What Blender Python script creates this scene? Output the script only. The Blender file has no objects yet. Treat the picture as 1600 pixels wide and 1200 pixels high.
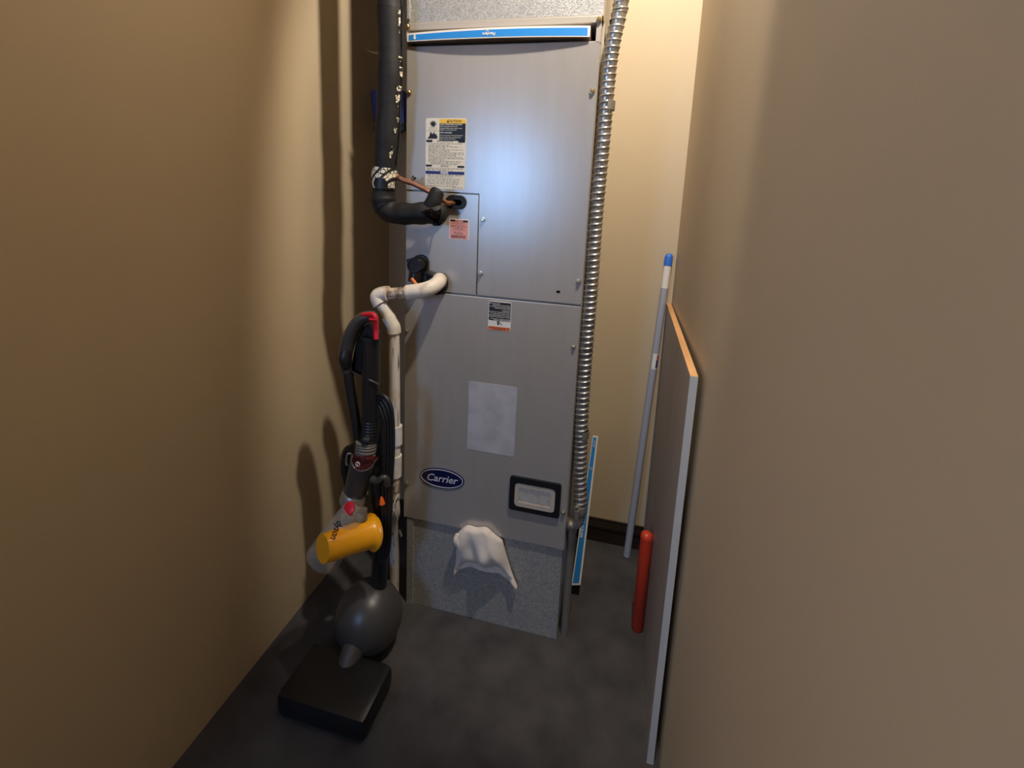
import bpy, bmesh, math, random
from mathutils import Vector, Matrix
random.seed(7)
S = bpy.context.scene
COL = S.collection

# ------------------------------------------------------------------ camera
F_PX = 730.0
CAM = Vector((0.6313, -1.288, 1.394))
YAW, PITCH, ROLL = 0.2274, 0.167, 0.0446
cy, sy = math.cos(YAW), math.sin(YAW)
fwd = Vector((-sy*math.cos(PITCH), cy*math.cos(PITCH), -math.sin(PITCH)))
rgt0 = Vector((cy, sy, 0)); up0 = rgt0.cross(fwd)
RGT = rgt0*math.cos(ROLL) + up0*math.sin(ROLL)
UP = -rgt0*math.sin(ROLL) + up0*math.cos(ROLL)
cd = bpy.data.cameras.new('camera'); cam = bpy.data.objects.new('camera', cd); COL.objects.link(cam)
cam.matrix_world = Matrix(((RGT.x, UP.x, -fwd.x, CAM.x), (RGT.y, UP.y, -fwd.y, CAM.y), (RGT.z, UP.z, -fwd.z, CAM.z), (0, 0, 0, 1)))
cd.sensor_width = 36.0; cd.lens = 36.0*F_PX/1600.0; cd.shift_y = -170.0/1600.0; cd.clip_start = 0.02
S.camera = cam

def P(x, y, Y):
    """point of the place seen at photo position (x, y) on the vertical plane at depth Y"""
    d = fwd + RGT*((x-800)/F_PX) - UP*((y-430)/F_PX)
    return CAM + d*((Y-CAM.y)/d.y)

# ------------------------------------------------------------------ world, lamps, exposure
w = bpy.data.worlds.new('world'); S.world = w; w.use_nodes = True
w.node_tree.nodes['Background'].inputs[0].default_value = (0.55, 0.68, 1.0, 1)
w.node_tree.nodes['Background'].inputs[1].default_value = 0.15
S.view_settings.view_transform = 'Standard'; S.view_settings.look = 'None'
S.view_settings.exposure = 0.0; S.view_settings.gamma = 1.0; S.view_settings.use_curve_mapping = False

LAMP = Vector((0.74, -0.52, 2.62)); LAMP_AIM = LAMP + Vector((-0.04, 0.9, -0.60))
ld = bpy.data.lights.new('spot_lamp', 'SPOT'); ld.energy = 92; ld.color = (1.0, 0.91, 0.80)
ld.spot_size = math.radians(111); ld.spot_blend = 0.22; ld.shadow_soft_size = 0.03
lo = bpy.data.objects.new('spot_lamp', ld); COL.objects.link(lo); lo.location = LAMP
lo.rotation_euler = (LAMP_AIM-LAMP).to_track_quat('-Z', 'Y').to_euler()

WIN = (-0.68, -0.22, 1.18, 1.92)       # window opening behind the photographer (x0, x1, z0, z1) at y = -2.9
ad = bpy.data.lights.new('window_daylight', 'AREA'); ad.shape = 'RECTANGLE'; ad.size = WIN[1]-WIN[0]; ad.size_y = WIN[3]-WIN[2]
ad.energy = 22; ad.color = (0.25, 0.50, 1.0)
ao = bpy.data.objects.new('window_daylight', ad); COL.objects.link(ao)
ao.location = ((WIN[0]+WIN[1])/2, -2.93, (WIN[2]+WIN[3])/2); ao.rotation_euler = (math.radians(90), 0, 0)

FILL = Vector((-1.15, -2.2, 2.55))     # dim warm fill light added behind the photographer, no lamp known there
hl = bpy.data.lights.new('fill_light', 'POINT'); hl.energy = 24; hl.color = (1.0, 0.86, 0.70); hl.shadow_soft_size = 0.11
ho = bpy.data.objects.new('fill_light', hl); COL.objects.link(ho); ho.location = FILL

# ------------------------------------------------------------------ materials
def srgb(r, g, b):
    f = lambda c: (c/255)/12.92 if c/255 <= 0.04045 else ((c/255+0.055)/1.055)**2.4
    return (f(r), f(g), f(b), 1)
MATS = {}
def mat(name, col, rough=0.5, metal=0.0, spec=0.5, noise=None, bump=None, trans=0, alpha=1, coat=0):
    """noise=(scale(3), colour2, lo, hi) blends a second colour in; bump=(scale(3), strength, distance)"""
    if name in MATS: return MATS[name]
    m = bpy.data.materials.new(name); m.use_nodes = True; nt = m.node_tree; b = nt.nodes['Principled BSDF']
    b.inputs['Base Color'].default_value = col; b.inputs['Roughness'].default_value = rough
    b.inputs['Metallic'].default_value = metal; b.inputs['Specular IOR Level'].default_value = spec
    b.inputs['Transmission Weight'].default_value = trans; b.inputs['Alpha'].default_value = alpha
    b.inputs['Coat Weight'].default_value = coat
    tc = nt.nodes.new('ShaderNodeTexCoord')
    def nz(scale, detail=4):
        mp = nt.nodes.new('ShaderNodeMapping'); mp.inputs['Scale'].default_value = scale
        nt.links.new(tc.outputs['Object'], mp.inputs[0])
        n = nt.nodes.new('ShaderNodeTexNoise'); n.inputs['Scale'].default_value = 1; n.inputs['Detail'].default_value = detail
        nt.links.new(mp.outputs[0], n.inputs['Vector']); return n
    if noise:
        sc, c2, lo_, hi_ = noise
        n = nz(sc); r = nt.nodes.new('ShaderNodeMapRange'); r.inputs[1].default_value = lo_; r.inputs[2].default_value = hi_
        nt.links.new(n.outputs['Fac'], r.inputs[0])
        mx = nt.nodes.new('ShaderNodeMix'); mx.data_type = 'RGBA'
        mx.inputs[6].default_value = col; mx.inputs[7].default_value = c2
        nt.links.new(r.outputs[0], mx.inputs[0]); nt.links.new(mx.outputs[2], b.inputs['Base Color'])
    if bump:
        sc, st, di = bump
        n = nz(sc, 3); bp = nt.nodes.new('ShaderNodeBump'); bp.inputs['Strength'].default_value = st; bp.inputs['Distance'].default_value = di
        nt.links.new(n.outputs['Fac'], bp.inputs['Height']); nt.links.new(bp.outputs[0], b.inputs['Normal'])
    MATS[name] = m; return m

M_wall = mat('tan_wall_paint', srgb(200, 180, 147), 0.6, noise=((1.5, 1.5, 1.5), srgb(194, 174, 141), 0.35, 0.65), bump=((160, 160, 160), 0.12, 0.002))
M_ceil = mat('ceiling_paint', srgb(190, 185, 175), 0.8, bump=((80, 80, 80), 0.2, 0.002))
M_floor = mat('dark_concrete', srgb(74, 70, 68), 0.75, noise=((9, 9, 9), srgb(52, 49, 48), 0.35, 0.7), bump=((60, 60, 60), 0.2, 0.002))
M_base = mat('dark_baseboard', srgb(46, 34, 26), 0.45, noise=((4, 4, 40), srgb(34, 25, 19), 0.4, 0.6))
M_panel = mat('grey_cabinet_enamel', srgb(182, 176, 168), 0.29, 0.35, 0.5, noise=((30, 30, 4), srgb(178, 172, 164), 0.35, 0.65), bump=((400, 400, 40), 0.03, 0.0005))
M_shell = mat('grey_cabinet_sheet', srgb(186, 177, 164), 0.42, 0.35, bump=((300, 300, 40), 0.05, 0.0006))
M_black = mat('black_plastic', srgb(20, 20, 21), 0.45)
M_dark = mat('dark_void', srgb(6, 6, 6), 0.9, spec=0.1)
M_rubber = mat('black_rubber', srgb(24, 24, 25), 0.6)
M_foam = mat('black_foam_insulation', srgb(34, 32, 31), 0.6, spec=0.3, noise=((20, 20, 60), srgb(26, 25, 24), 0.35, 0.65), bump=((60, 60, 160), 0.25, 0.002))
M_torn = mat('torn_foam', srgb(5, 4, 4), 0.95, spec=0.1, noise=((70, 70, 70), srgb(44, 30, 20), 0.55, 0.75), bump=((120, 120, 120), 0.8, 0.006))
M_copper = mat('aged_copper', srgb(160, 106, 76), 0.38, 0.6, noise=((40, 40, 40), srgb(110, 72, 54), 0.4, 0.7))
M_pvc = mat('grubby_white_pvc', srgb(226, 214, 196), 0.4, noise=((26, 26, 14), srgb(150, 124, 102), 0.52, 0.78), bump=((90, 90, 90), 0.05, 0.001))
M_pvc2 = mat('pvc_streaked', srgb(218, 206, 188), 0.42, noise=((120, 120, 14), srgb(60, 46, 38), 0.58, 0.72))
M_pvc3 = mat('white_pvc', srgb(226, 218, 204), 0.4, noise=((26, 26, 26), srgb(190, 176, 158), 0.5, 0.8))
M_pvcd = mat('brown_stained_pvc', srgb(206, 188, 164), 0.45, noise=((60, 60, 60), srgb(112, 88, 68), 0.42, 0.62))
M_screw = mat('zinc_screw', srgb(205, 196, 170), 0.3, 0.9)
M_brass = mat('brass_screw', srgb(206, 178, 118), 0.3, 0.9)
M_cond = mat('galvanised_conduit', srgb(204, 200, 192), 0.3, 0.8, noise=((40, 40, 40), srgb(160, 156, 146), 0.4, 0.65))
M_strap = mat('dull_strap', srgb(164, 160, 150), 0.45, 0.7)
M_white = mat('label_white', srgb(232, 228, 216), 0.5)
M_cream = mat('label_cream', srgb(228, 220, 198), 0.5)
M_yel = mat('label_yellow', srgb(240, 190, 60), 0.5)
M_ink = mat('label_black', srgb(24, 22, 24), 0.5)
M_grey = mat('print_grey', srgb(112, 106, 100), 0.6)
M_inkblue = mat('label_blue', srgb(28, 44, 110), 0.5)
M_orange = mat('label_orange', srgb(226, 120, 62), 0.5)
M_orred = mat('label_orange_ink', srgb(140, 52, 24), 0.5)
M_pink = mat('label_pink', srgb(232, 160, 146), 0.5)
M_pinkink = mat('label_pink_ink', srgb(130, 72, 66), 0.5)
M_navy = mat('badge_navy', srgb(16, 20, 66), 0.3, coat=0.5)
M_silver = mat('badge_silver', srgb(214, 210, 214), 0.35)
M_fblue = mat('filter_blue', srgb(40, 138, 214), 0.45)
M_fwhite = mat('filter_white_card', srgb(238, 230, 218), 0.6)
M_card = mat('filter_card', srgb(150, 126, 106), 0.75)
M_polegrey = mat('pole_grey', srgb(172, 172, 178), 0.4, 0.1)
M_poleblue = mat('pole_blue_cap', srgb(56, 112, 204), 0.4)
M_polewhite = mat('pole_white_sleeve', srgb(234, 226, 212), 0.45)
M_board = mat('grey_melamine', srgb(166, 155, 144), 0.5, noise=((3, 30, 3), srgb(156, 146, 135), 0.35, 0.65))
M_edge = mat('raw_wood_edge', srgb(222, 170, 116), 0.6, noise=((120, 6, 120), srgb(202, 148, 94), 0.35, 0.65))
M_edge2 = mat('pale_grey_edge_band', srgb(206, 206, 200), 0.5)
M_vdark = mat('vacuum_black', srgb(26, 25, 25), 0.38)
M_vgrey = mat('vacuum_grey', srgb(70, 66, 63), 0.38, 0.15)
M_vcuff = mat('vacuum_cuff_grey', srgb(112, 104, 94), 0.4)
M_vsil = mat('vacuum_silver', srgb(150, 142, 132), 0.35, 0.6)
M_vred = mat('vacuum_red', srgb(196, 26, 42), 0.4)
M_vdred = mat('vacuum_dark_red', srgb(66, 14, 18), 0.25, coat=0.6)
M_vyel = mat('vacuum_yellow', srgb(246, 166, 22), 0.3, coat=0.4)
M_vclear = mat('vacuum_clear_bin', (0.55, 0.50, 0.44, 1), 0.1, alpha=0.28)
M_vorange = mat('orange_clip', srgb(232, 96, 26), 0.4)
M_cord = mat('black_cord', srgb(30, 29, 29), 0.42)
M_cloth = mat('white_cloth', srgb(226, 214, 200), 0.85, bump=((60, 60, 60), 0.3, 0.004))
M_red = mat('red_plastic', srgb(206, 62, 36), 0.4)
M_bluep = mat('dark_blue_plastic', srgb(22, 44, 130), 0.4)
M_wire = mat('white_wire', srgb(214, 206, 196), 0.5)
M_glass = mat('clear_pane', (1, 1, 1, 1), 0.12, alpha=0.12)
M_tray = mat('amber_tray', srgb(188, 168, 138), 0.35)
M_cardgrey = mat('grey_card', srgb(172, 162, 148), 0.6, noise=((60, 60, 50), srgb(118, 112, 108), 0.5, 0.7))
M_frame = mat('window_frame_paint', srgb(210, 205, 195), 0.5)

def galv(name, c1, c2, rough):
    m = bpy.data.materials.new(name); m.use_nodes = True; nt = m.node_tree; b = nt.nodes['Principled BSDF']
    tc = nt.nodes.new('ShaderNodeTexCoord'); v = nt.nodes.new('ShaderNodeTexVoronoi'); v.inputs['Scale'].default_value = 330
    nt.links.new(tc.outputs['Object'], v.inputs['Vector'])
    mx = nt.nodes.new('ShaderNodeMix'); mx.data_type = 'RGBA'; mx.inputs[6].default_value = c1; mx.inputs[7].default_value = c2
    sp = nt.nodes.new('ShaderNodeSeparateColor'); nt.links.new(v.outputs['Color'], sp.inputs[0])
    nt.links.new(sp.outputs[0], mx.inputs[0]); nt.links.new(mx.outputs[2], b.inputs['Base Color'])
    b.inputs['Metallic'].default_value = 0.45; b.inputs['Roughness'].default_value = rough
    bp = nt.nodes.new('ShaderNodeBump'); bp.inputs['Strength'].default_value = 0.35; bp.inputs['Distance'].default_value = 0.001
    nt.links.new(sp.outputs[1], bp.inputs['Height']); nt.links.new(bp.outputs[0], b.inputs['Normal'])
    return m
M_galv = galv('galvanised_spangle', srgb(206, 203, 196), srgb(160, 160, 158), 0.38)

def tape_mat():
    m = bpy.data.materials.new('printed_tape'); m.use_nodes = True; nt = m.node_tree; b = nt.nodes['Principled BSDF']
    tc = nt.nodes.new('ShaderNodeTexCoord'); mp = nt.nodes.new('ShaderNodeMapping')
    mp.inputs['Rotation'].default_value = (0.0, 0.75, 0); nt.links.new(tc.outputs['Object'], mp.inputs[0])
    br = nt.nodes.new('ShaderNodeTexVoronoi'); br.inputs['Scale'].default_value = 95; br.feature = 'DISTANCE_TO_EDGE'
    nt.links.new(mp.outputs[0], br.inputs['Vector'])
    wv = nt.nodes.new('ShaderNodeTexWave'); wv.inputs['Scale'].default_value = 16; wv.bands_direction = 'Z'; wv.inputs['Distortion'].default_value = 1.0
    nt.links.new(mp.outputs[0], wv.inputs['Vector'])
    g1 = nt.nodes.new('ShaderNodeMath'); g1.operation = 'GREATER_THAN'; g1.inputs[1].default_value = 0.07; nt.links.new(br.outputs['Distance'], g1.inputs[0])
    g2 = nt.nodes.new('ShaderNodeMath'); g2.operation = 'GREATER_THAN'; g2.inputs[1].default_value = 0.25; nt.links.new(wv.outputs['Fac'], g2.inputs[0])
    mu = nt.nodes.new('ShaderNodeMath'); mu.operation = 'MULTIPLY'; nt.links.new(g1.outputs[0], mu.inputs[0]); nt.links.new(g2.outputs[0], mu.inputs[1])
    mx = nt.nodes.new('ShaderNodeMix'); mx.data_type = 'RGBA'; mx.inputs[6].default_value = srgb(26, 24, 24); mx.inputs[7].default_value = srgb(222, 212, 186)
    nt.links.new(mu.outputs[0], mx.inputs[0]); nt.links.new(mx.outputs[2], b.inputs['Base Color']); b.inputs['Roughness'].default_value = 0.5
    return m
M_tape = tape_mat()

# ------------------------------------------------------------------ mesh helpers
def tag(o, label=None, cat=None, group=None, kind=None):
    if label: o['label'] = label
    if cat: o['category'] = cat
    if group: o['group'] = group
    if kind: o['kind'] = kind
    return o
def put(o, parent):
    COL.objects.link(o)
    if parent is not None:
        o.parent = parent
        q = parent; T = Matrix.Identity(4)
        o.matrix_parent_inverse = world_of(parent).inverted()
    return o
def world_of(o):
    m = o.matrix_basis.copy()
    if o.parent: m = world_of(o.parent) @ o.matrix_parent_inverse @ m
    return m
def obj(name, bm, m, parent=None, smooth=False, angle=40):
    me = bpy.data.meshes.new(name); bmesh.ops.recalc_face_normals(bm, faces=bm.faces[:]); bm.to_mesh(me); bm.free()
    if m: me.materials.append(m)
    if smooth:
        for p in me.polygons: p.use_smooth = True
        me.set_sharp_from_angle(angle=math.radians(angle))
    return put(bpy.data.objects.new(name, me), parent)
def empty(name, loc, label=None, cat=None, group=None):
    o = bpy.data.objects.new(name, None); o.empty_display_size = 0.05; COL.objects.link(o); o.location = loc
    return tag(o, label, cat, group)
def box(bm, x0, x1, y0, y1, z0, z1, bev=0.0):
    r = bmesh.ops.create_cube(bm, size=1.0)
    for v in r['verts']:
        v.co = Vector(((x0+x1)/2+v.co.x*(x1-x0), (y0+y1)/2+v.co.y*(y1-y0), (z0+z1)/2+v.co.z*(z1-z0)))
    if bev:
        es = list({e for v in r['verts'] for e in v.link_edges})
        bmesh.ops.bevel(bm, geom=es, offset=bev, segments=2, affect='EDGES', profile=0.6)
    return bm
def B(*a, **k): return box(bmesh.new(), *a, **k)
def rrect(cx, cz, wd, h, r, n=5):
    pts = []
    for sx, sz, a0 in ((1, 1, 0), (-1, 1, 90), (-1, -1, 180), (1, -1, 270)):
        for i in range(n+1):
            a = math.radians(a0+90*i/n); pts.append((cx+sx*(wd/2-r)+r*math.cos(a), cz+sz*(h/2-r)+r*math.sin(a)))
    return pts
def ellipse(cx, cz, a, b, n=48, rot=0):
    o = []
    for i in range(n):
        t = 2*math.pi*i/n; x, z = a*math.cos(t), b*math.sin(t)
        o.append((cx+x*math.cos(rot)-z*math.sin(rot), cz+x*math.sin(rot)+z*math.cos(rot)))
    return o
def prism(bm, pts, y0, y1, bev=0.0):
    """outline in x/z, extruded between depths y0 (front) and y1"""
    fv = [bm.verts.new((x, y0, z)) for x, z in pts]; bv = [bm.verts.new((x, y1, z)) for x, z in pts]
    f = bm.faces.new(fv); bm.faces.new(bv[::-1]); n = len(pts)
    for i in range(n): bm.faces.new((fv[i], bv[i], bv[(i+1) % n], fv[(i+1) % n]))
    if bev: bmesh.ops.bevel(bm, geom=list(f.edges), offset=bev, segments=2, affect='EDGES', profile=0.6)
    return bm
def ring(bm, outer, inner, y0, y1):
    n = len(outer)
    A = [[bm.verts.new((x, y, z)) for x, z in pl] for pl in (outer, inner) for y in (y0, y1)]
    of, ob, nf, nb = A
    for i in range(n):
        j = (i+1) % n
        bm.faces.new((of[i], of[j], nf[j], nf[i])); bm.faces.new((ob[i], nb[i], nb[j], ob[j]))
        bm.faces.new((of[i], ob[i], ob[j], of[j])); bm.faces.new((nf[i], nf[j], nb[j], nb[i]))
    return bm
def smooth_path(pts, sub=8):
    pts = [Vector(p) for p in pts]; out = []
    for i in range(len(pts)-1):
        p0 = pts[i-1] if i else pts[0]*2-pts[1]; p1, p2 = pts[i], pts[i+1]
        p3 = pts[i+2] if i+2 < len(pts) else p2*2-p1
        for k in range(sub):
            t = k/sub
            out.append(0.5*((2*p1)+(p2-p0)*t+(2*p0-5*p1+4*p2-p3)*t*t+(3*p1-p0-3*p2+p3)*t**3))
    out.append(pts[-1]); return out
def frames(path, ref=Vector((1, 0, 0))):
    fr = []; n = len(path); u = None
    for i, p in enumerate(path):
        t = (path[min(i+1, n-1)]-path[max(i-1, 0)]).normalized()
        if u is None:
            u = ref-t*ref.dot(t)
            if u.length < 1e-3: u = Vector((0, 1, 0.1))-t*t.dot(Vector((0, 1, 0.1)))
        u = (u-t*u.dot(t)).normalized(); fr.append((p, u, t.cross(u), t))
    return fr
def tube(bm, path, rad, seg=16, cap=True, squash=None):
    fr = frames(path); n = len(fr); rings = []
    for i, (p, u, v, t) in enumerate(fr):
        r = rad(i/(n-1)) if callable(rad) else rad
        a, b = (r, r) if not squash else (r*squash[0], r*squash[1])
        rings.append([bm.verts.new(p+u*a*math.cos(2*math.pi*k/seg)+v*b*math.sin(2*math.pi*k/seg)) for k in range(seg)])
    for i in range(n-1):
        for k in range(seg):
            j = (k+1) % seg; bm.faces.new((rings[i][k], rings[i][j], rings[i+1][j], rings[i+1][k]))
    if cap: bm.faces.new(rings[0][::-1]); bm.faces.new(rings[-1])
    return bm
def T(pts, rad, seg=16, sub=8, **k): return tube(bmesh.new(), smooth_path(pts, sub), rad, seg, **k)
def resample(path, step):
    out = [path[0].copy()]; acc = 0.0
    for a, b in zip(path, path[1:]):
        L = (b-a).length; d = step-acc
        while d <= L: out.append(a.lerp(b, d/L)); d += step
        acc = (acc+L) % step if L < step-acc else L-(d-step)
    return out
def text(name, s, o, u, v, size, m, parent, align='CENTER', shear=0, bold=0, lift=Vector((0, -0.0004, 0)), depth=0.0003):
    c = bpy.data.curves.new('t', 'FONT'); c.body = s; c.size = size; c.align_x = align; c.align_y = 'CENTER'
    c.shear = shear; c.offset = bold; c.resolution_u = 3
    t = bpy.data.objects.new('t', c); COL.objects.link(t)
    dg = bpy.context.evaluated_depsgraph_get()
    me = bpy.data.meshes.new_from_object(t.evaluated_get(dg)); bpy.data.objects.remove(t); bpy.data.curves.remove(c)
    me.name = name; me.materials.clear(); me.materials.append(m)
    o, u, v = Vector(o), Vector(u).normalized(), Vector(v).normalized()
    for q in me.vertices: q.co = o+u*q.co.x+v*q.co.y+lift
    return put(bpy.data.objects.new(name, me), parent)
UX, UZ = Vector((1, 0, 0)), Vector((0, 0, 1))
def lathe(bm, o, axis, prof, seg=24, ref=Vector((1, 0, 0.2))):
    """prof = [(distance along axis, radius)]"""
    axis = Vector(axis).normalized(); u = (ref-axis*ref.dot(axis)).normalized(); v = axis.cross(u); o = Vector(o); R = []
    for d, r in prof: R.append([bm.verts.new(o+axis*d+(u*math.cos(2*math.pi*k/seg)+v*math.sin(2*math.pi*k/seg))*max(r, 1e-4)) for k in range(seg)])
    for a, b in zip(R, R[1:]):
        for k in range(seg): bm.faces.new((a[k], a[(k+1) % seg], b[(k+1) % seg], b[k]))
    bm.faces.new(R[0][::-1]); bm.faces.new(R[-1]); return bm

# ------------------------------------------------------------------ the setting
XL, XR, YB, ZC = -0.32, 0.83, 0.50, 2.72
def struct(name, bm, m, **k): return tag(obj(name, bm, m, **k), kind='structure')
struct('floor', B(-2.1, 0.95, -3.0, 0.6, -0.1, 0.0), M_floor)
struct('ceiling', B(-2.1, 0.95, -3.0, 0.6, ZC, ZC+0.1), M_ceil)
struct('wall_back', B(-2.1, 0.95, YB, YB+0.1, 0, ZC), M_wall)
struct('wall_right', B(XR, XR+0.12, -3.0, YB, 0, ZC), M_wall)
struct('wall_left', B(-2.1, XL, -1.35, YB, 0, ZC), M_wall)
struct('wall_side', B(-2.2, -2.1, -3.0, -1.35, 0, ZC), M_wall)
bm = bmesh.new()
box(bm, -2.1, WIN[0], -3.0, -2.9, 0, ZC); box(bm, WIN[1], XR, -3.0, -2.9, 0, ZC)
box(bm, WIN[0], WIN[1], -3.0, -2.9, 0, WIN[2]); box(bm, WIN[0], WIN[1], -3.0, -2.9, WIN[3], ZC)
struct('wall_rear', bm, M_wall)
bm = bmesh.new(); x0, x1, z0, z1 = WIN
for a in ((x0-.05, x0+.02, z0-.05, z1+.05), (x1-.02, x1+.05, z0-.05, z1+.05), (x0, x1, z0-.05, z0+.02), (x0, x1, z1-.02, z1+.05)):
    box(bm, a[0], a[1], -2.905, -2.885, a[2], a[3])
struct('window_1', bm, M_frame)
bm = bmesh.new()
prism(bm, [(0.54, 0.0), (XR, 0.0), (XR, 0.085), (0.54, 0.085)], YB-0.012, YB)
prism(bm, [(0.54, 0.085), (XR, 0.085), (XR, 0.1), (0.54, 0.1)], YB-0.006, YB)
prism(bm, [(0.54, 0.066), (XR, 0.066), (XR, 0.078), (0.54, 0.078)], YB-0.018, YB-0.01)
struct('baseboard_back', bm, M_base)

# ------------------------------------------------------------------ lamp on the ceiling (out of frame, it lights the closet)
sl = empty('ceiling_spotlight', (LAMP.x, LAMP.y, ZC), 'small white spotlight can on the ceiling before the cabinet', 'spotlight')
ax = (LAMP_AIM-LAMP).normalized()
obj('mount', lathe(bmesh.new(), (LAMP.x, LAMP.y, ZC), (0, 0, -1), [(0, 0.045), (0.012, 0.045), (0.015, 0.012), (0.05, 0.01)]), M_frame, sl, True)
bm = bmesh.new(); lathe(bm, LAMP-ax*0.09, ax, [(0, 0.012), (0.004, 0.03), (0.04, 0.036), (0.06, 0.037)])
obj('can', bm, M_frame, sl, True)

hf = empty('fill_fixture', (FILL.x, FILL.y, ZC), 'round white unseen fixture added above the fill light in the room before the closet', 'ceiling light')  # unseen fixture, added only to go with the warm fill light
obj('mount', lathe(bmesh.new(), (FILL.x, FILL.y, ZC), (0, 0, -1), [(0, .15), (.018, .15), (.022, .12)], 32), M_frame, hf, True)

# ------------------------------------------------------------------ air handler
W = 0.537; ZB, ZM, ZT = 0.330, 1.1005, 1.795
ah = empty('air_handler', (W/2, 0.25, ZB), 'tall grey steel air handler cabinet with bolted front panels in the closet', 'air handler')
bm = bmesh.new()
box(bm, 0.0, W, 0.017, 0.475, ZB, ZT-0.003)
box(bm, 0.0, 0.004, 0.0, 0.475, ZT-0.003, 1.853); box(bm, W-0.012, W, 0.0, 0.02, ZT-0.003, 1.853)
box(bm, W-0.004, W, 0.02, 0.475, ZT-0.003, 1.853); box(bm, 0.004, W-0.004, 0.45, 0.475, ZT, 1.853)
obj('cabinet_shell', bm, M_shell, ah)
obj('filter_slot', B(0.005, W-0.005, 0.10, 0.44, ZT-0.001, 1.8515), M_dark, ah)
obj('top_flange', B(0.0, W, -0.002, 0.475, 1.838, 1.8545, bev=0.0015), M_shell, ah)
g = 0.0022
up = [(0.0012, ZT), (0.0012, 1.3975+g), (0.2275+g, 1.3975+g), (0.2275+g, ZM+g), (W-0.001, ZM+g), (W-0.001, ZT)]
obj('upper_panel', prism(bmesh.new(), up, 0.0, 0.016, bev=0.0018), M_panel, ah)
tp = [(0.0012, 1.3975-g), (0.0012, ZM+g), (0.2275-g*0.6, ZM+g), (0.2275-g*0.6, 1.3975-g)]
obj('tubing_panel', prism(bmesh.new(), tp, 0.0015, 0.016, bev=0.0018), M_panel, ah)
lp = [(0.0012, ZM-g), (0.0012, ZB), (W-0.001, ZB), (W-0.001, ZM-g)]
obj('blower_panel', prism(bmesh.new(), lp, -0.002, 0.016, bev=0.0022), M_panel, ah)
obj('side_flange', B(W, W+0.006, 0.050, 0.062, ZB, 1.853), M_shell, ah)
# screws
bm = bmesh.new()
lathe(bm, (0, 0, 0), (0, -1, 0), [(0, 0.0072), (0.0014, 0.0072), (0.0016, 0.0050)], 20)
lathe(bm, (0, -0.0015, 0), (0, -1, 0), [(0, 0.0050), (0.0042, 0.0050), (0.005, 0.0038)], 6)
me_s = bpy.data.meshes.new('screw'); bm.to_mesh(me_s); bm.free(); me_s.materials.append(M_screw)
me_b = me_s.copy(); me_b.materials.clear(); me_b.materials.append(M_brass)
for x, z, b in ((0.006, 1.846, 1), (0.011, 1.672, 1), (0.008, 0.971, 0), (0.012, 0.455, 0), (0.531, 1.8445, 1), (0.5255, 1.672, 1), (0.5245, 1.170, 0),
                (0.5225, 0.980, 0), (0.526, 0.458, 0), (0.242, 1.325, 0), (0.240, 1.169, 0)):
    o = bpy.data.objects.new('screw', me_b if b else me_s); o.location = (x, -0.0022 if z < 1.8 else -0.003, z); o.rotation_euler = (0, random.random(), 0); put(o, ah)
obj('plug_hole', prism(bmesh.new(), ellipse(0.469, 1.135, 0.006, 0.0035, 16), -0.0008, 0.002), M_dark, ah)

# -- labels
def sheet(name, x0, x1, z0, z1, m, y=0.0, r=0.005, t=0.0006): return obj(name, prism(bmesh.new(), rrect((x0+x1)/2, (z0+z1)/2, x1-x0, z1-z0, r), y-t, y), m, ah)
def rect(name, x0, x1, z0, z1, m, par, y): return obj(name, B(x0, x1, y-0.0003, y, z0, z1), m, par)
def fine_print(name, rows, size, m, par, y, seed=1):
    """rows of word-like dashes: (x0, x1, z)"""
    rn = random.Random(seed); bm = bmesh.new()
    for x0, x1, z in rows:
        x = x0
        while x < x1-size*0.4:
            wl = min(rn.uniform(1.2, 4.2)*size, x1-x)
            for k in range(max(1, int(wl/(size*0.62)))):
                hx = x+k*size*0.62; h = size*rn.choice((0.36, 0.36, 0.5))
                vs = [bm.verts.new(q) for q in ((hx, y, z-size*0.33), (hx+size*0.46, y, z-size*0.33), (hx+size*0.46, y, z-size*0.33+h*1.4), (hx, y, z-size*0.33+h*1.4))]
                bm.faces.new(vs)
            x += wl+size*0.55
    return obj(name, bm, m, par)
# caution label
X0, X1, Z0, Z1 = 0.0620, 0.1835, 1.4060, 1.6025
lw, lh = X1-X0, Z1-Z0
lu = lambda u: X0+u*lw
lv = lambda v: Z1-v*lh
y = -0.0007
lab = sheet('caution_label', X0, X1, Z0, Z1, M_cream); tag(lab, 'cream caution label with yellow heading, black warning block and blue notice bar')
rect('yellow_heading', lu(.345), lu(.985), lv(.07), lv(.012), M_yel, lab, y)
text('heading_text', 'CAUTION', (lu(.71), y-.0003, lv(.041)), UX, UZ, lh*.047, M_ink, lab)
bm = bmesh.new(); c = (lu(.55), lv(.041)); prism(bm, [(c[0]-.0035, c[1]-.0032), (c[0]+.0035, c[1]-.0032), (c[0], c[1]+.0036)], y-.0007, y-.0003)
obj('alert_triangle', bm, M_ink, lab)
rect('black_block', lu(.345), lu(.985), lv(.31), lv(.07), M_ink, lab, y)
for s, v, h in (('HIGH PRESSURE HAZARD', .086, 1.1), ('Relieve all pressure and recover', .112, .76), ('refrigerant before system repair or final', .138, .76), ('disposal.  Use all service ports.', .162, .76),
                ('FIRE HAZARD', .200, 1.1), ('Do not use torch to remove components.', .236, .76), ('Do not cut hot lines, use tubing cutter.', .262, .76), ('Refer to service instructions.', .287, .76)):
    text('block_text', s, (lu(.36), y-.0003, lv(v)), UX, UZ, lh*.0270*h, M_white, lab, 'LEFT', bold=0.00004)
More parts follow.
